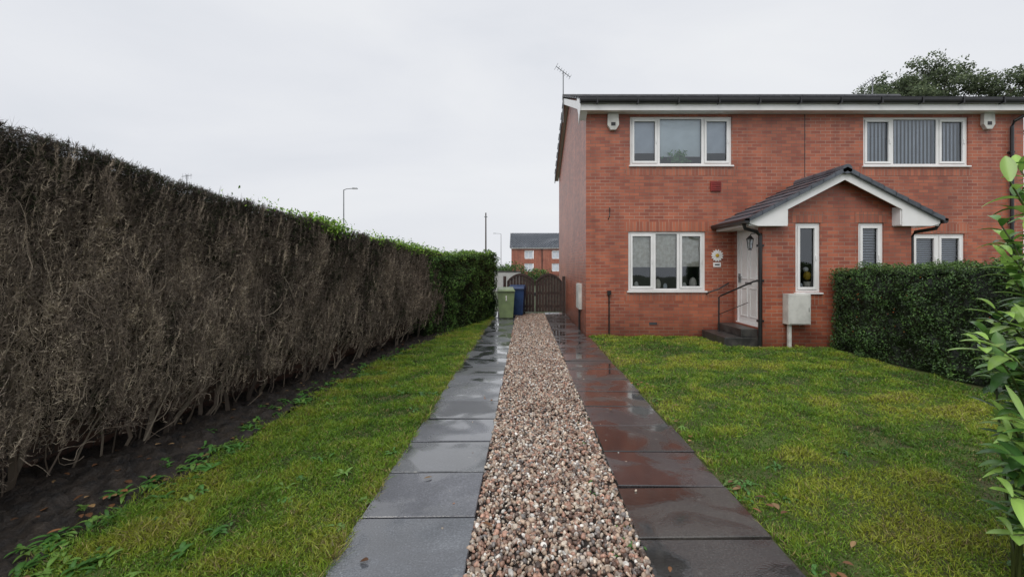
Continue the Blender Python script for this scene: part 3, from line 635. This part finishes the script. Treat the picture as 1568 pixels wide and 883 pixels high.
mb=MB()
mb.box(1.25,11.6,9.93,9.955,5.10,5.29,M_white)
mb.box(1.25,11.6,9.957,HW-.002,5.105,5.118,M_white)
mb.prism([(9.93,5.10),(10.24,4.88),(10.24,5.10),(10.55,5.40),(10.55,5.60),(9.87,5.33)],SX(1.23),0,.018,M_white)
mb.prism([(9.957,5.12),(10.19,4.95),(10.19,5.42),(9.957,5.3)],SX(1.25),0,.148,M_white)
def slopebox(mb,x0,x1,ya,za,yb,zb,h,m): mb.hexa([(x0,ya,za-h),(x1,ya,za-h),(x1,yb,zb-h),(x0,yb,zb-h),(x0,ya,za),(x1,ya,za),(x1,yb,zb),(x0,yb,zb)],m)
slopebox(mb,1.235,1.26,10.56,5.54,14.25,7.0,.19,M_white); slopebox(mb,1.235,1.26,14.255,7.0,18.6,5.28,.19,M_tiledark)
slopebox(mb,1.262,1.40,10.56,5.45,14.25,6.92,.02,M_white); slopebox(mb,1.262,1.40,14.255,6.92,18.6,5.2,.02,M_white)
mb.obj('eaves',house)
mb=MB()
mb.tube([(1.22,9.88,5.30),(11.62,9.88,5.30)],.062,M_black,12)
mb.box(1.22,11.62,9.818,9.94,5.30,5.352,M_black)
for x in np.arange(1.6,11.5,.9): mb.box(x-.015,x+.015,9.80,9.93,5.225,5.36,M_black)
mb.tube([(11.45,9.88,5.25),(11.42,9.95,5.12),(11.15,10.12,4.92),(11.12,10.14,4.8),(11.12,10.14,0)],.035,M_black,10)
for z in (1,2.6,4.2): mb.box(11.07,11.17,10.12,10.2,z,z+.04,M_black)
mb.obj('gutter_and_downpipe',house)
def tiles(mb,A,B,S,nt_,nr,th,m,seed=0):
    r=random.Random(seed); A,B,S=Vector(A),Vector(B),Vector(S); D=(B-A); nn=D.cross(S).normalized()
    if nn.z<0: nn=-nn
    for j in range(nr):
        off=(.5 if j%2 else 0)
        for i in range(nt_+1):
            a=max(0,(i-off)/nt_+.002); c=min(1,(i+1-off)/nt_-.002)
            if c<=a+.005: continue
            s0=j/nr; s1=min(1,(j+1)/nr+.02); h0=th+r.uniform(-.003,.004); P=[]
            for lift0,lift1 in ((0,-.01),(h0,.012)):
                P+=[A+D*a+S*s0+nn*lift0,A+D*c+S*s0+nn*lift0,A+D*c+S*s1+nn*lift1,A+D*a+S*s1+nn*lift1]
            mb.hexa(P,m)
mb=MB()
tiles(mb,(1.22,9.86,5.34),(11.63,9.86,5.34),(0,4.39,1.71),35,17,.028,M_tiledark,1)
tiles(mb,(1.22,18.64,5.34),(11.63,18.64,5.34),(0,-4.39,1.71),35,17,.028,M_tiledark,2)
x=1.2
while x<11.6: mb.tube([(x,14.25,7.03),(x+.44,14.25,7.03)],.10,M_tiledark,10); x+=.45
mb.obj('roof',house)
mb=MB()
for x,zz in ((2.01,4.91),(10.58,4.93)):
    mb.prism([(x-.12,zz+.18),(x+.12,zz+.18),(x+.13,zz-.08),(x+.06,zz-.19),(x-.06,zz-.19),(x-.13,zz-.08)],FX(HW-.09),0,.09,M_meter)
    mb.box(x-.05,x+.05,HW-.095,HW-.09,zz-.1,zz-.02,M_black)
mb.obj('alarm_boxes',house,bevel=.012)
mb=MB(); mb.box(4.25,4.49,HW-.04,HW,3.33,3.56,M_red)
for i in range(5): mb.box(4.27,4.47,HW-.05,HW-.04,3.35+i*.04,3.37+i*.04,M_red)
mb.obj('wall_vent',house,bevel=.006)
mb=MB(); mb.tube([(1.93,10.17,2.95),(1.93,10.12,2.93),(1.92,10.1,2.75),(1.90,10.16,2.68)],.014,M_black,6)
mb.tube([(1.92,10.16,.0),(1.92,10.16,1.0)],.016,M_black,6); mb.box(1.88,1.96,10.10,10.2,.96,1.06,M_black); mb.obj('wall_bracket_and_pipe',house)
mb=MB(); cx,cz=4.40,1.86
for k in range(14):
    a=2*math.pi*k/14; ca,sa=math.cos(a),math.sin(a); p=lambda r,t:(cx+ca*r-sa*t,HW-.03-.01*(k%2),cz+sa*r+ca*t)
    mb.add([p(.03,-.012),p(.10,-.028),p(.15,0),p(.10,.028),p(.03,.012)],[(0,1,2,3,4)],M_white)
mb.sphere((cx,HW-.04,cz),.045,M_yel,(1,.4,1)); mb.box(4.32,4.49,HW-.02,HW,1.60,1.70,M_white)
mb.box(4.35,4.46,HW-.023,HW-.02,1.635,1.665,M_black); mb.obj('flower_ornament',house)
mb=MB(); mb.box(1.33,1.4,10.95,11.55,.55,1.18,M_meter); mb.box(1.322,1.33,10.99,11.51,.59,1.14,M_meter); mb.box(1.35,1.39,11.2,11.26,0,.55,M_black); mb.obj('side_meter_box',house,bevel=.008)

# ---- porch
PY=8.9; PXa,PXb=4.76,7.74
ph=[(5.42,5.92,1.09,2.48),(6.68,7.19,1.09,2.48)]
mb=MB(); wall(mb,FX(PY),PXa,PXb,-.04,2.5,ph,M_brick)
mb.add([(PXa,PY,2.5),(PXb,PY,2.5),(PXb,PY,2.70),(6.25,PY,3.44),(PXa,PY,2.70)],[(0,1,2,3,4)],M_brick)
wall(mb,SX(PXa),PY,HW,-.04,2.72,[(9.08,10.08,.36,2.44)],M_brick)
mb.add([(PXb,PY,-.04),(PXb,HW,-.04),(PXb,HW,2.7),(PXb,PY,2.7)],[(0,1,2,3)],M_brick)
mb.obj('porch_walls',house)
mb=MB(); 
for a,b_ in ((5.34,6.0),(6.6,7.27)): mb.box(a,b_,PY-.004,PY+.02,2.484,2.70,M_brickv)
mb.box(5.34,6.0,PY-.004,PY+.02,.84,1.05,M_brickv)
mb.obj('porch_soldier_courses',house)
window('porch_window',5.42,5.92,1.09,2.48,PY,[],[1],M_dark)
window('porch_window_r',6.68,7.19,1.09,2.48,PY,[],[1],M_dark)
mb=MB()
for z in np.arange(1.15,2.42,.055):
    mb.hexa([(6.72,PY+.15,z),(7.15,PY+.15,z),(7.15,PY+.18,z+.02),(6.72,PY+.18,z+.02),(6.72,PY+.15,z+.003),(7.15,PY+.15,z+.003),(7.15,PY+.18,z+.023),(6.72,PY+.18,z+.023)],M_blind)
drape(mb,5.44,5.60,1.12,2.44,PY+.14,M_curt,2,.012)
mb.tube([(5.78,PY+.20,1.11),(5.78,PY+.20,1.3)],.05,M_curt,10,r2=.07); mb.sphere((5.78,PY+.20,1.42),.075,M_yel,(1,1,1.2)); mb.sphere((5.75,PY+.20,1.55),.05,M_white); mb.sphere((5.66,PY+.22,1.2),.04,M_blind,(1,1,1.8))
mb.obj('porch_window_contents',house)
mb=MB(); xd=PXa+.05
mb.box(xd,xd+.06,9.08,9.14,.36,2.44,M_white); mb.box(xd,xd+.06,10.02,10.08,.36,2.44,M_white); mb.box(xd+.001,xd+.06,9.14,10.02,2.38,2.44,M_white); mb.box(xd-.03,xd+.06,9.09,10.07,.335,.385,M_white)
mb.box(xd+.015,xd+.055,9.145,10.015,.39,2.375,M_white)
for (ya,yb,za,zb) in ((9.24,9.53,.52,1.15),(9.63,9.92,.52,1.15),(9.24,9.53,1.33,2.22),(9.63,9.92,1.33,2.22)):
    for q in ((ya,yb,za,za+.025),(ya,yb,zb-.025,zb),(ya,ya+.025,za+.025,zb-.025),(yb-.025,yb,za+.025,zb-.025)): mb.box(xd+.003,xd+.0155,q[0],q[1],q[2],q[3],M_white)
mb.box(xd-.03,xd+.015,9.93,9.96,1.25,1.45,M_metal); mb.box(xd-.04,xd-.02,9.82,9.96,1.37,1.39,M_metal); mb.box(xd+.005,xd+.015,9.46,9.72,1.22,1.27,M_metal)
mb.obj('front_door',house,bevel=.004)
mb=MB(); mb.box(4.05,4.74,9.02,10.17,-.03,.17,M_conc); mb.box(4.40,4.745,9.05,10.15,.172,.335,M_conc); mb.obj('door_steps',house,bevel=.012)
mb=MB(); mb.tube([(4.30,9.85,-.02),(4.30,9.85,.93),(4.32,9.78,.97),(4.68,9.1,1.30),(4.75,9.02,1.32)],.018,M_black,8)
mb.tube([(4.30,9.85,.55),(4.62,9.2,.86)],.008,M_black,6)
mb.tube([(4.16,10.17,.98),(4.17,10.1,1.02),(4.4,10.08,1.10),(4.60,10.08,1.22),(4.66,10.17,1.23)],.018,M_black,8); mb.obj('handrails',house)
mb=MB()
tiles(mb,(4.36,8.64,2.53),(4.36,10.2,2.53),(1.89,0,.975),6,8,.035,M_tile,4)
tiles(mb,(8.14,8.64,2.53),(8.14,10.2,2.53),(-1.89,0,.975),6,8,.035,M_tile,5)
y=8.60
for i in range(4): mb.tube([(6.25,y,3.50),(6.25,min(y+.44,10.19),3.50)],.095,M_tile,12); y+=.45
for sg in (1,-1):
    for j in range(8):
        s0=j/8; x=6.25-sg*1.89*(1-s0); z=2.53+.975*s0; x2=6.25-sg*1.89*(1-s0-.13); z2=z+.975*.13
        mb.hexa([(x,8.60,z-.04),(x2,8.60,z2-.045),(x2,8.66,z2-.045),(x,8.66,z-.04),(x,8.60,z+.045),(x2,8.60,z2+.03),(x2,8.66,z2+.03),(x,8.66,z+.045)],M_tile)
mb.obj('porch_roof',house)
mb=MB()
for sg in (1,-1):
    def q(x,z): return (6.25-sg*x,z)
    top=lambda x:3.505-.04-.516*x
    poly=[q(0.0,top(0)),q(1.86,top(1.86)),q(1.86,top(1.86)-.06),q(1.70,2.40),q(1.12,2.40),q(1.12,top(1.12)-.165),q(0.0,top(0)-.165)]
    mb.prism(poly,FX(8.675),0,.022,M_white)
    x0,x1=sorted((6.25-sg*1.84,6.25-sg*1.50)); mb.box(x0,x1,8.70,HW-.01,2.405,2.42,M_white)
    x0,x1=sorted((6.25-sg*1.50,6.25-sg*1.12)); mb.box(x0,x1,8.70,PY-.003,2.405,2.42,M_white)
    xx=6.25-sg*1.12; mb.box(min(xx,xx+sg*.02),max(xx,xx+sg*.02),8.70,PY-.003,2.422,2.78,M_white)
    x0,x1=sorted((6.25-sg*1.86,6.25-sg*1.84)); mb.box(x0,x1,8.70,HW-.01,2.41,2.54,M_white)
mb.obj('porch_bargeboards',house)
mb=MB()
for x in (4.32,8.18): mb.tube([(x,8.63,2.50),(x,10.19,2.50)],.055,M_black,10); mb.box(x-.055,x+.055,8.63,10.19,2.50,2.54,M_black)
mb.tube([(4.32,8.78,2.46),(4.36,8.8,2.36),(4.62,8.86,2.30),(4.69,8.86,2.22),(4.69,8.86,0)],.036,M_black,10)
mb.tube([(8.18,8.78,2.46),(8.14,8.80,2.36),(7.86,8.95,2.30),(7.80,8.96,2.2),(7.80,8.96,0)],.036,M_black,10)
for z in (.5,1.3,2.0): mb.box(4.64,4.76,8.84,8.91,z,z+.045,M_black)
mb.obj('porch_gutters',house)
mb=MB(); lx,ly,lz=4.56,9.0,2.10
mb.tube([(4.76,8.98,2.22),(4.68,8.98,2.28),(4.58,ly,2.27),(lx,ly,2.22)],.009,M_black,6)
mb.box(4.74,4.765,8.94,9.02,2.10,2.28,M_black)
def frus(r0,r1,z0,z1,m,c=(lx,ly)):
    vs=[(c[0]+r*math.cos(k*math.pi/3),c[1]+r*math.sin(k*math.pi/3),z) for r,z in((r0,z0),(r1,z1)) for k in range(6)]
    mb.add(vs,[tuple(range(6)),tuple(range(11,5,-1))]+[(k,(k+1)%6,6+(k+1)%6,6+k) for k in range(6)],m)
frus(.085,.02,lz+.06,lz+.13,M_black); frus(.04,.03,lz-.16,lz-.13,M_black); frus(.035,.066,lz-.13,lz+.055,M_glass); 
for k in range(6):
    a=k*math.pi/3; mb.tube([(lx+.04*math.cos(a),ly+.04*math.sin(a),lz-.13),(lx+.07*math.cos(a),ly+.07*math.sin(a),lz+.06)],.006,M_black,4)
mb.sphere((lx,ly,lz-.03),.025,M_white); mb.obj('wall_lantern',house)
mb=MB(); mb.box(5.16,5.60,PY-.20,PY-.002,.47,1.07,M_meter); mb.box(5.18,5.58,PY-.212,PY-.20,.49,1.05,M_meter); mb.box(5.55,5.56,PY-.218,PY-.212,.72,.80,M_black)
mb.box(5.20,5.26,PY-.14,PY-.08,0,.47,M_meter); mb.obj('gas_meter_box',house,bevel=.012)

# aerials
def aerial(name,x,y,z0,z1,ang,s=1):
    mb=MB(); mb.tube([(x,y,z0),(x,y,z1)],.018,M_metal,6)
    d=Vector((math.cos(ang),.4,-.55)).normalized(); c=Vector((x,y,z1-.02)); a=c-d*.35*s; b_=c+d*.35*s; mb.tube([a,b_],.011,M_metal,5)
    sd=d.cross(Vector((0,1,0))).normalized()
    for k in range(7):
        p=a.lerp(b_,k/6); l=(.10+.05*(k==0))*s; mb.tube([p-sd*l,p+sd*l],.006,M_metal,4)
    mb.obj(name)
aerial('tv_aerial',1.22,14.2,6.2,7.85,0.2,.8)
mb=MB(); mb.tube([(11.15,14.25,7.0),(11.15,14.25,7.62)],.018,M_metal,6); mb.tube([(11.2,14.2,7.66),(10.55,14.0,7.22)],.014,M_metal,5)
for k in range(8):
    t=k/7; p=Vector((11.2,14.2,7.66)).lerp(Vector((10.55,14.0,7.22)),t); mb.tube([p-Vector((-.05,0,.08)),p+Vector((-.05,0,.08))],.006,M_metal,4)
mb.obj('tv_aerial.001')

# ------------------------------------------------------------ gate & bins
mb=MB(); gy=15.3
def leaf(x0,x1):
    n=9; w_=(x1-x0)/n
    for i in range(n):
        a=x0+i*w_; t0=i/n; t1=(i+1)/n; f=lambda t:1.10+.27*math.sin(math.pi*t)**.8
        mb.hexa([(a+.004,gy,.06),(a+w_-.004,gy,.06),(a+w_-.004,gy+.022,.06),(a+.004,gy+.022,.06),(a+.004,gy,f(t0)),(a+w_-.004,gy,f(t1)),(a+w_-.004,gy+.022,f(t1)),(a+.004,gy+.022,f(t0))],M_wood)
        mb.hexa([(a,gy-.03,f(t0)-.07),(a+w_,gy-.03,f(t1)-.07),(a+w_,gy-.002,f(t1)-.07),(a,gy-.002,f(t0)-.07),(a,gy-.03,f(t0)+.012),(a+w_,gy-.03,f(t1)+.012),(a+w_,gy-.002,f(t1)+.012),(a,gy-.002,f(t0)+.012)],M_wood)
    for z in (.2,.65): mb.box(x0,x1,gy+.024,gy+.06,z,z+.09,M_wood)
    mb.box(x0,x0+.07,gy-.028,gy-.002,.06,1.04,M_wood); mb.box(x1-.07,x1,gy-.028,gy-.002,.06,1.04,M_wood)
leaf(-.62,.32); leaf(.36,1.27)
for x in (-.75,1.28): mb.box(x,x+.1,gy-.04,gy+.06,-.02,1.28,M_wood)
mb.box(.30,.37,gy-.045,gy-.032,.6,.72,M_black); mb.obj('wooden_gate',bevel=.003)
def bin_(name,cx,cy,m,s=1,rot=0,num=False):
    mb=MB(); w0,w1,d0,d1,h=.21*s,.265*s,.24*s,.31*s,.86*s
    def fr(wa,wb,da,db,z0,z1,dy=0,dy2=0):
        mb.hexa([(-wa,-da+dy,z0),(wa,-da+dy,z0),(wa,da+dy,z0),(-wa,da+dy,z0),(-wb,-db+dy2,z1),(wb,-db+dy2,z1),(wb,db+dy2,z1),(-wb,db+dy2,z1)],m)
    fr(w0,w1*.97,d0,d1*.95,.03,h*.93); fr(w1,w1,d1,d1,h*.93,h*.985)
    mb.hexa([(-w1-.01,-d1-.05,h-.005),(w1+.01,-d1-.05,h-.005),(w1+.01,d1,h-.005),(-w1-.01,d1,h-.005),(-w1+.02,-d1-.01,h+.045),(w1-.02,-d1-.01,h+.045),(w1-.03,d1-.02,h+.10),(-w1+.03,d1-.02,h+.10)],m)
    mb.tube([(-w1+.04,d1+.06,h),(w1-.04,d1+.06,h)],.016,m,8)
    for x in (-w1+.05,w1-.05): mb.box(x-.015,x+.015,d1-.01,d1+.07,h-.04,h+.02,m)
    for x in (-w0-.03,w0): mb.tube([(x,d0,.09),(x+.035,d0,.09)],.09,M_black,14)
    mb.tube([(-w0,d0,.09),(w0,d0,.09)],.012,M_black,6)
    if num: 
        mb.box(-.012,.014,-d1*.92-.012,-d1*.86,.58,.72,M_white); mb.box(-.03,.03,-d1*.92-.008,-d1*.86,.565,.58,M_white)
        mb.box(-.03,-.012,-d1*.92-.008,-d1*.86,.68,.70,M_white)
    o=mb.obj(name,bevel=.012); o.location=(cx,cy,.0); o.rotation_euler=(0,0,rot); return o
bin_('wheelie_bin',-.60,13.9,M_green,1.0,.08,True); bin_('wheelie_bin.001',-.27,14.75,M_blue,1.04,-.1)

# ------------------------------------------------------------ background
bh=empty('brick_house.001'); mb=MB()
by=78
wall(mb,FX(by),-2.4,16,-.04,4.9,[(-.1,1.5,3.0,4.5),(4.7,6.1,3.0,4.5),(-.1,1.5,.8,2.2),(4.7,6.1,.8,2.2)],M_brickfar,.15)
mb.add([(-2.4,by,-.04),(-2.4,by+8,-.04),(-2.4,by+8,4.9),(-2.4,by+4,7.6),(-2.4,by,4.9)],[(0,1,2,3,4)],M_brickfar); mb.obj('walls_far',bh)
mb=MB()
for a,z in ((-.1,3.0),(4.7,3.0),(-.1,.8),(4.7,.8)):
    for q in ((a,a+1.5,z,z+.12),(a,a+1.5,z+1.35,z+1.5),(a,a+.12,z,z+1.5),(a+.7,a+.8,z,z+1.5),(a+1.38,a+1.5,z,z+1.5)): mb.box(q[0],q[1],by+.02,by+.1,q[2],q[3],M_white)
    mb.box(a,a+1.5,by+.12,by+.16,z,z+1.5,M_blind)
mb.box(2.9,3.05,by-.1,by,0,4.9,M_black); mb.box(-2.6,16,by-.35,by-.2,4.8,4.98,M_white); mb.obj('windows_far',bh)
mb=MB(); tiles(mb,(-2.7,by-.4,4.9),(16,by-.4,4.9),(0,4.4,2.95),40,14,.06,M_tile,7); tiles(mb,(-2.7,by+8.4,4.9),(16,by+8.4,4.9),(0,-4.4,2.95),40,14,.06,M_tile,8); mb.obj('roof_far',bh)
def lamp(name,x,y,h,arm):
    mb=MB(); mb.tube([(x,y,0),(x,y,1.2)],.09,M_metal,10); mb.tube([(x,y,1.2),(x,y,h*.6),(x,y,h)],.06,M_metal,8,r2=.04)
    mb.tube([(x,y,h-.03),(x+arm*.3,y,h+.06),(x+arm,y,h+.10)],.03,M_metal,6)
    a,b_=sorted((x+arm*.9,x+arm*1.5)); mb.hexa([(a,y-.1,h+.05),(b_,y-.1,h+.05),(b_,y+.1,h+.05),(a,y+.1,h+.05),(a+.05,y-.06,h+.17),(b_-.05,y-.06,h+.15),(b_-.05,y+.06,h+.15),(a+.05,y+.06,h+.17)],M_metal)
    mb.obj(name)
lamp('street_lamp',-14.7,36,7.85,.75); lamp('street_lamp.001',-4.6,85,7.9,-1.0)
mb=MB(); mb.tube([(-5.3,60,0),(-5.3,60,8.9)],.12,M_wood,8,r2=.08); mb.box(-5.5,-5.1,59.9,60.1,8.3,8.4,M_metal); mb.obj('utility_pole')
mb=MB(); mb.tube([(-9.9,13,0),(-9.9,13,4.30)],.012,M_metal,6); mb.tube([(-10.05,13,4.24),(-9.75,13,4.28)],.008,M_metal,5)
for k in range(4): mb.tube([(-10.02+k*.08,13,4.17),(-10.02+k*.08,13,4.33)],.004,M_metal,4)
mb.obj('tv_aerial.002')
def leafmass(blobs,n,size,pal,w,gap=-.55,power=.4):
    ta=TA()
    vol=np.array([b[3]*b[4]*b[5] for b in blobs])**.67; vol/=vol.sum()
    for b_,v in zip(blobs,vol):
        k=int(n*v); d=nrm(rng.normal(size=(k,3))); r=rng.uniform(.2,1,(k,1))**power; P0=d*r
        lum=1+.28*fnoise(d*2+b_[0],1.3,51)[:,None]; P=np.array(b_[:3])+P0*lum*np.array(b_[3:6])
        keep=fnoise(P,1.6,52)>gap; P=P[keep]; d=d[keep]; k=len(P)
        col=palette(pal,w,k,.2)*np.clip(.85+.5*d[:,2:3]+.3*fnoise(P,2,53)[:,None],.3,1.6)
        leaves(ta,P,d,rng.uniform(.6,1.3,k)*size,np.clip(col,.002,1),aspect=.6,jit=1)
    return ta
ta=leafmass([(-1.2,42,1.0,1.6,1,1.1),(-3.5,45,.8,2,1,1.3),(1.2,40,.6,1.2,1,.9)],7000,.16,[(.06,.12,.03),(.10,.17,.04),(.03,.06,.02)],[3,2,2])
ta.obj('distant_bushes',vmat('bush_mat',rough=.6,spec=.3,trans=.15))
mb=MB(); M_rend=mat('render_wall',(.45,.45,.44),(.36,.36,.35),rough=.8); mb.box(-6,-.3,30,30.2,-.04,1.25,M_rend); mb.box(-6.02,-.28,29.96,30.24,1.252,1.32,M_conc); mb.obj('boundary_wall')
mb=MB(); mb.prism([(-24,0),(-24,3.2),(-19.5,4.2),(-15,3.2),(-15,0)],FX(92),0,7,M_tiledark)
mb.box(-20.6,-19.8,93,93.6,3.8,4.7,M_brickfar); mb.box(-18.0,-17.5,93,93.6,3.6,4.4,M_brickfar); mb.obj('distant_house')

# ------------------------------------------------------------ tree behind house
tx,ty=29.4,32.0; R=random.Random(3)
blobs=[]
for i in range(60):
    a=R.uniform(0,6.28); rr=R.uniform(0,1)**.55; x=tx+math.cos(a)*rr*5.6; y=ty+math.sin(a)*rr*4; z=12.4+R.uniform(-2.8,3.6)*(1-.55*rr*rr)
    s=R.uniform(.55,1.2); blobs.append((x,y,z,s*1.3,s,s*.7))
blobs+=[(tx-.6,ty,16.0,1.5,1.2,.9),(tx+1.4,ty,15.7,1.4,1.2,.9),(tx+3.9,ty,14.9,1.2,1.2,.8),(tx-3.0,ty,15.0,1.2,1.1,.7),(tx-4.6,ty,14.2,1.0,1.0,.6),(tx+4.9,ty,14.0,.9,.9,.6)]
ta=leafmass(blobs,64000,.17,[(.11,.145,.08),(.15,.19,.10),(.07,.095,.055),(.19,.23,.12)],[4,3,2,1],gap=-.15,power=.6)
lines=[];r0=[];r1=[]
for b_ in blobs:
    s=np.array([tx,ty,R.uniform(6,10)]); e=np.array(b_[:3]); t=np.linspace(0,1,8)[:,None]; L_=s+(e-s)*t; L_[:,2]+=np.sin(t[:,0]*3.14)*.5; lines.append(L_); r0.append(R.uniform(.08,.18)); r1.append(.02)
tubes(ta,np.array(lines),np.array(r0),np.array(r1),np.tile([.09,.08,.065],(len(lines),1)),seg=5)
tr=np.array([[[tx,ty,-.03],[tx+.1,ty,2],[tx,ty,4],[tx-.1,ty,7],[tx,ty,10.5]]]); tubes(ta,tr,np.array([.42]),np.array([.16]),np.array([[.055,.045,.035]]),seg=12)
ta.obj('tree',vmat('tree_mat',rough=.6,spec=.3,trans=.35))

# ------------------------------------------------------------ world, sun, camera
w=bpy.data.worlds.new('World'); scene.world=w; w.use_nodes=True; nt=w.node_tree; L=nt.links; bg=nt.nodes['Background']
el=math.radians(48); az=math.radians(205)
sky=nt.nodes.new('ShaderNodeTexSky'); sky.sky_type='NISHITA'; sky.sun_disc=False; sky.sun_elevation=el; sky.sun_rotation=az; sky.dust_density=5
tc=nt.nodes.new('ShaderNodeTexCoord'); mp=nt.nodes.new('ShaderNodeMapping'); mp.inputs['Scale'].default_value=(1,1,3); L.new(tc.outputs['Generated'],mp.inputs[0])
n=nt.nodes.new('ShaderNodeTexNoise'); n.inputs['Scale'].default_value=1.3; n.inputs['Detail'].default_value=6; n.inputs['Roughness'].default_value=.5; n.inputs['Distortion'].default_value=.4; L.new(mp.outputs[0],n.inputs['Vector'])
r=ramp(nt,[(0.30,(7.2,7.5,8.05)),(0.50,(8.05,8.25,8.7)),(0.72,(8.8,8.95,9.2))]); L.new(n.outputs['Fac'],r.inputs[0])
mx=nt.nodes.new('ShaderNodeMixRGB'); mx.inputs[0].default_value=.95; L.new(sky.outputs[0],mx.inputs[1]); L.new(r.outputs[0],mx.inputs[2]); L.new(mx.outputs[0],bg.inputs['Color']); bg.inputs['Strength'].default_value=.1
sl=bpy.data.lights.new('sun','SUN'); sl.energy=1.5; sl.angle=math.radians(40); sl.color=(1,.97,.92); so=bpy.data.objects.new('sun',sl); COL.objects.link(so)
sd=Vector((math.sin(az)*math.cos(el),math.cos(az)*math.cos(el),math.sin(el))); so.rotation_euler=sd.to_track_quat('Z','Y').to_euler()
cam=bpy.data.cameras.new('camera'); co=bpy.data.objects.new('camera',cam); COL.objects.link(co); co.location=(0,0,1.6); co.rotation_euler=(math.radians(90),0,0)
cam.sensor_width=36; cam.lens=36*680/1568; cam.shift_x=-20/1568; cam.shift_y=-33/1568; cam.clip_start=.05; cam.clip_end=2000
scene.camera=co
